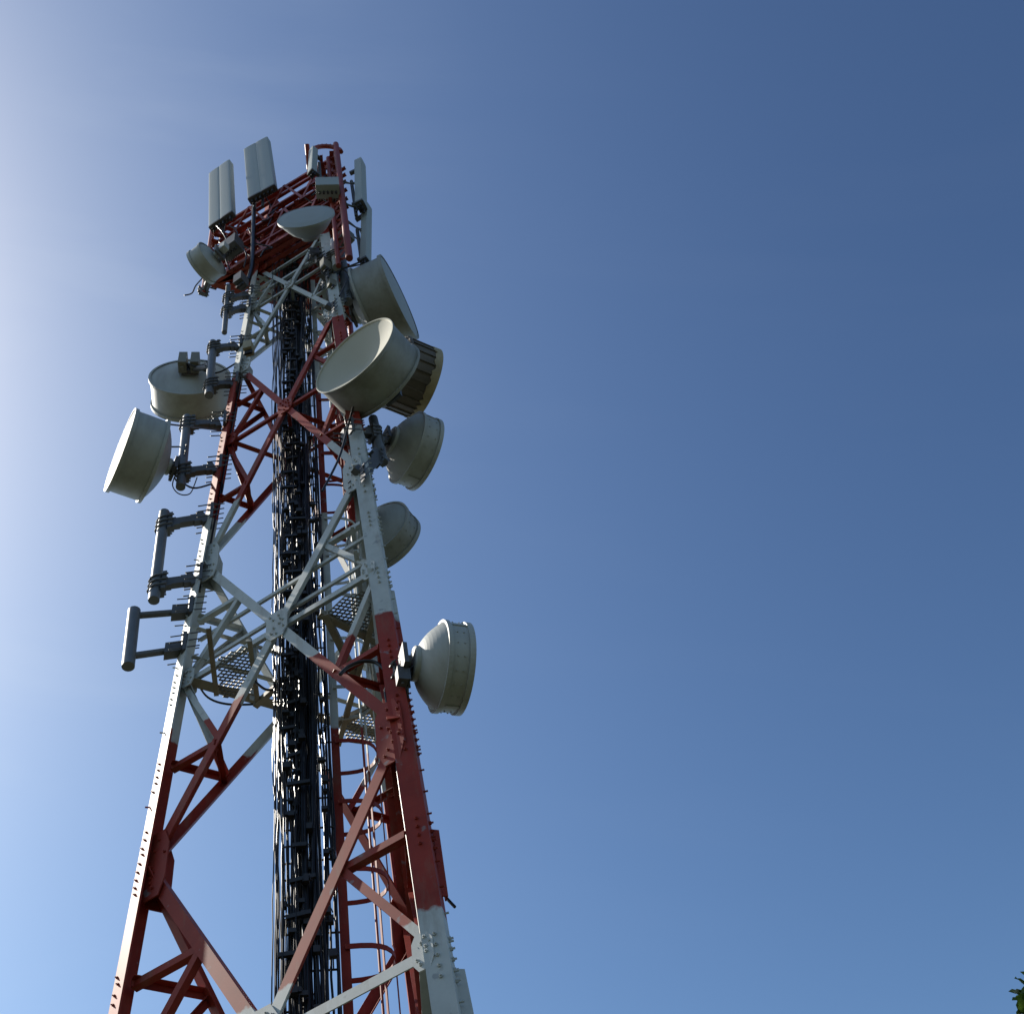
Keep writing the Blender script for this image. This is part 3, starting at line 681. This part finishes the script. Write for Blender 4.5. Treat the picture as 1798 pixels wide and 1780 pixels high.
# ------------------------------------------------------------------ remote radio boxes at the top
def box_thing(px, r, az, sx, sy, sz, label, mt=BOXM, group='radio boxes at the tower top'):
    P = at_r(*px, r); t = thing('radio_unit', P-up*sz, label, 'radio unit', group); f = dirv(az); s = np.array([-f[1], f[0], 0])
    MB().box(P, f*sy, s*sx, up*sz).build('housing', mt, t)
    m = MB()
    for k in range(9): m.box(P-f*(sy+.05)+s*sx*(-.85+1.7*k/8), f*.05, s*.015, up*sz*.9)
    m.build('cooling_fins', mt, t)
    m = MB()
    for k in range(5): m.tube([P+s*sx*(-.7+.35*k)-up*sz, P+s*sx*(-.7+.35*k)-up*(sz+.25)], .05, 6)
    m.build('connectors', BLACKP, t)
    return t
box_thing((575, 330), 58.5, 285, .52, .32, .55, 'wide grey radio box under the curved top corner of the headframe', PANEL)
box_thing((406, 434), 58.5, 250, .45, .3, .5, 'dark radio box above the small white drum dish', BRACK)
box_thing((607, 416), 57, 330, .3, .25, .4, 'olive grey radio box left of the slim lower panel antenna', BOXM)
box_thing((571, 466), 52, 235, .13, .17, .42, 'slanting olive radio box beside the upper white braces', BOXM)
box_thing((582, 500), 50.5, 225, .15, .15, .28, 'square olive radio box just left of the dark upper pipe', BOXM)
box_thing((422, 492), 53, 250, .2, .2, .4, 'small dark radio box hanging under the small white drum dish', BRACK)
box_thing((436, 610), 47.5, 270, .16, .15, .3, 'little tan junction box inside the left leg above the red band', TAN)

# ------------------------------------------------------------------ loose leads and arcs
def lead(pts, r, n, off, label, name='jumper_cable', mt=BLACK):
    P = [at_leg(x, y, n, off) for x, y in pts]; Q = []
    for i in range(len(P)-1):                                     # Catmull-Rom through the points
        p0, p1, p2, p3 = P[max(i-1, 0)], P[i], P[i+1], P[min(i+2, len(P)-1)]
        for t in np.linspace(0, 1, 7)[:-1]:
            Q.append(.5*((2*p1)+(-p0+p2)*t+(2*p0-5*p1+4*p2-p3)*t*t+(-p0+3*p1-3*p2+p3)*t**3))
    Q.append(P[-1])
    return tag(MB().tube(Q, r, 6).build(name, mt), label, 'cable')
lead(((306, 838), (303, 852), (310, 864), (322, 869), (334, 866), (341, 852), (346, 838)), .02, 'A', 0, 'thin lead looping below the pipe of the sunlit cream dish')
lead(((597, 1184), (612, 1170), (636, 1161), (660, 1163), (678, 1178)), .045, 'B', .3, 'black cable arching from the ladder across to the red right leg')
lead(((331, 1172), (345, 1196), (365, 1224), (400, 1236), (452, 1236)), .03, 'A', .3, 'thin black cable sagging along the left edge of the platform')
lead(((447, 1196), (466, 1210), (484, 1210)), .035, 'O', 0, 'short black cable hooking into the cable bundle at the platform')
lead(((447, 344), (445, 400), (443, 462), (436, 492)), .11, 'A', -.6, 'thick black cable hanging straight down from the tall twin panel')
lead(((620, 715), (612, 745), (600, 790), (588, 820), (566, 862)), .035, 'B', -.35, 'black cable slanting down from behind the concave dish')
lead(((380, 396), (392, 410), (400, 430), (396, 452), (404, 474)), .035, 'A', -.5, 'black jumper curling under the far left panel antenna')
lead(((402, 396), (415, 405), (420, 425), (432, 446), (428, 470)), .035, 'A', -.5, 'black jumper running from the far left panel into the headframe')
lead(((466, 346), (476, 362), (480, 376), (470, 398)), .035, 'A', -1., 'black jumper curling under the tall twin panel')
lead(((560, 340), (570, 352), (584, 362), (590, 390), (585, 420)), .04, 'B', -.4, 'black jumper hanging under the wide radio box')
lead(((632, 404), (636, 416), (628, 420), (616, 412), (610, 420)), .035, 'B', .3, 'black jumper looping below the upper slim panel')
lead(((586, 480), (602, 474), (612, 484), (606, 500), (596, 520)), .035, 'B', -.4, 'black jumper bending round the dark upper pipe')
lead(((436, 612), (470, 582), (505, 558)), .05, 'A', .4, 'straight dark strut cable rising right from the little tan junction box')
lead(((772, 1560), (786, 1578), (799, 1592)), .03, 'B', .5, 'short dark wire end sticking out right of the red leg')

for k in range(16):                                              # tangle of short leads among the headframe bars
    t = random.random(); a = HA*(1-t)+HB*t; a = np.array([a[0], a[1], random.uniform(54, 60)])-HV*random.uniform(.1, .5)+RV*random.uniform(-.3, .3)
    P = [a]
    for q in range(4): P.append(P[-1]+RV*random.uniform(-.35, .45)+HV*random.uniform(-.1, .15)-up*random.uniform(.1, .9))
    Q = []
    for q in range(4):
        p0, p1, p2, p3 = P[max(q-1, 0)], P[q], P[q+1], P[min(q+2, 4)]
        for u in np.linspace(0, 1, 6)[:-1]: Q.append(.5*((2*p1)+(-p0+p2)*u+(2*p0-5*p1+4*p2-p3)*u*u+(-p0+3*p1-3*p2+p3)*u**3))
    tag(MB().tube(Q+[P[-1]], random.uniform(.028, .045), 6).build('jumper_cable', BLACK), 'short black jumper cable tangled among the dark red bars of the headframe', 'cable', 'jumper cables on the headframe')
for D_, n, zl, lab in ((d10, 'A', 31., 'black lead running from the sunlit cream dish along its arm and down the left leg'), (d9, 'A', 35., 'black lead running from the wide left dish past its pipe and down the left leg'),
                       (d6, 'B', 30., 'black lead running from the dotted grey white dish down behind the right leg'), (d8, 'B', 14., 'black lead running from the lowest right dish down along the red right leg'),
                       (d3, 'B', 40., 'black lead running from the big weathered drum down along the right leg')):
    T, O_, ax = D_; h = O_-ax*.45; l = leg(n, h[2]-.4); l2 = leg(n, zl); s_ = HV*.12
    P = [h, h-ax*.3-up*.35, (h+l)/2-up*.75+s_, l+s_, leg(n, h[2]-2)+s_, l2+s_]; Q = []
    for q in range(5):
        p0, p1, p2, p3 = P[max(q-1, 0)], P[q], P[q+1], P[min(q+2, 5)]
        for u in np.linspace(0, 1, 8)[:-1]: Q.append(.5*((2*p1)+(-p0+p2)*u+(2*p0-5*p1+4*p2-p3)*u*u+(-p0+3*p1-3*p2+p3)*u**3))
    tag(MB().tube(Q+[P[-1]], .035, 6).build('dish_lead', BLACK), lab, 'cable')

# ------------------------------------------------------------------ tree at the right
def leafquad(m, P, d, n, ln, wd):
    d = unit(d); n = unit(n-d*(n@d)); s = np.cross(d, n)
    sh = ((.12, .3), (.35, .5), (.62, .48), (.86, .27)); tip = P+d*ln-n*ln*.1; mid = [P+d*ln*a for a, b in sh]
    pts = [P]+[P+d*ln*a+s*wd*b+n*ln*.06 for a, b in sh]+[tip]+mid[::-1]
    m.add(pts, [tuple(range(10))])
    pts = [P]+mid+[tip]+[P+d*ln*a-s*wd*b+n*ln*.06 for a, b in sh[::-1]]
    m.add(pts, [tuple(range(10))])
TC = at_r(2000, 1900, 27)
tree = thing('broadleaf_tree', (TC[0], TC[1], GZ), 'leafy green tree with its edge just showing at the lower right', 'tree')
base = np.array([TC[0]+3.2, TC[1]-.6, GZ]); top = TC+np.array([3.5, -.6, -1.7])
m = MB().tube([base, base*.6+top*.4+np.array([.2, .1, 0]), base*.25+top*.75, top], [.75, .55, .4, .2], 12)
cl = []
for k in range(26):                                        # boughs spread through a domed crown
    a = random.uniform(0, 2*PI); e = random.uniform(-.35, 1.3); l_ = random.uniform(2.0, 3.3)
    s0 = base+(top-base)*random.uniform(.72, .98); e0 = s0+np.array([math.cos(a)*math.cos(e), math.sin(a)*math.cos(e), math.sin(e)*.75])*l_
    m.tube([s0, (s0+e0)/2+rng_.normal(0, .2, 3), e0], [.18, .1, .04], 7); cl += [(e0, .9, 130), ((s0+e0)/2, .9, 70)]
E1 = at_r(1824, 1750, 25.5); s0 = base+(top-base)*.9
m.tube([s0, (s0+E1)/2+up*.3, E1], [.16, .08, .03], 7)
m.build('trunk', BARK, tree)
m = MB()
def cluster(C, rad, cnt):
    for _ in range(cnt):
        v = rng_.normal(0, 1, 3); v = unit(v)*rad*rng_.random()**.45
        leafquad(m, C+v, unit(v)+rng_.normal(0, .6, 3)-up*.3, up+rng_.normal(0, .6, 3), random.uniform(.28, .42), random.uniform(.22, .33))
for c in cl: cluster(*c)
cluster(at_r(1830, 1754, 25.5), .24, 70); cluster((s0+E1)/2, .8, 150)
m.build('crown', LEAF, tree)
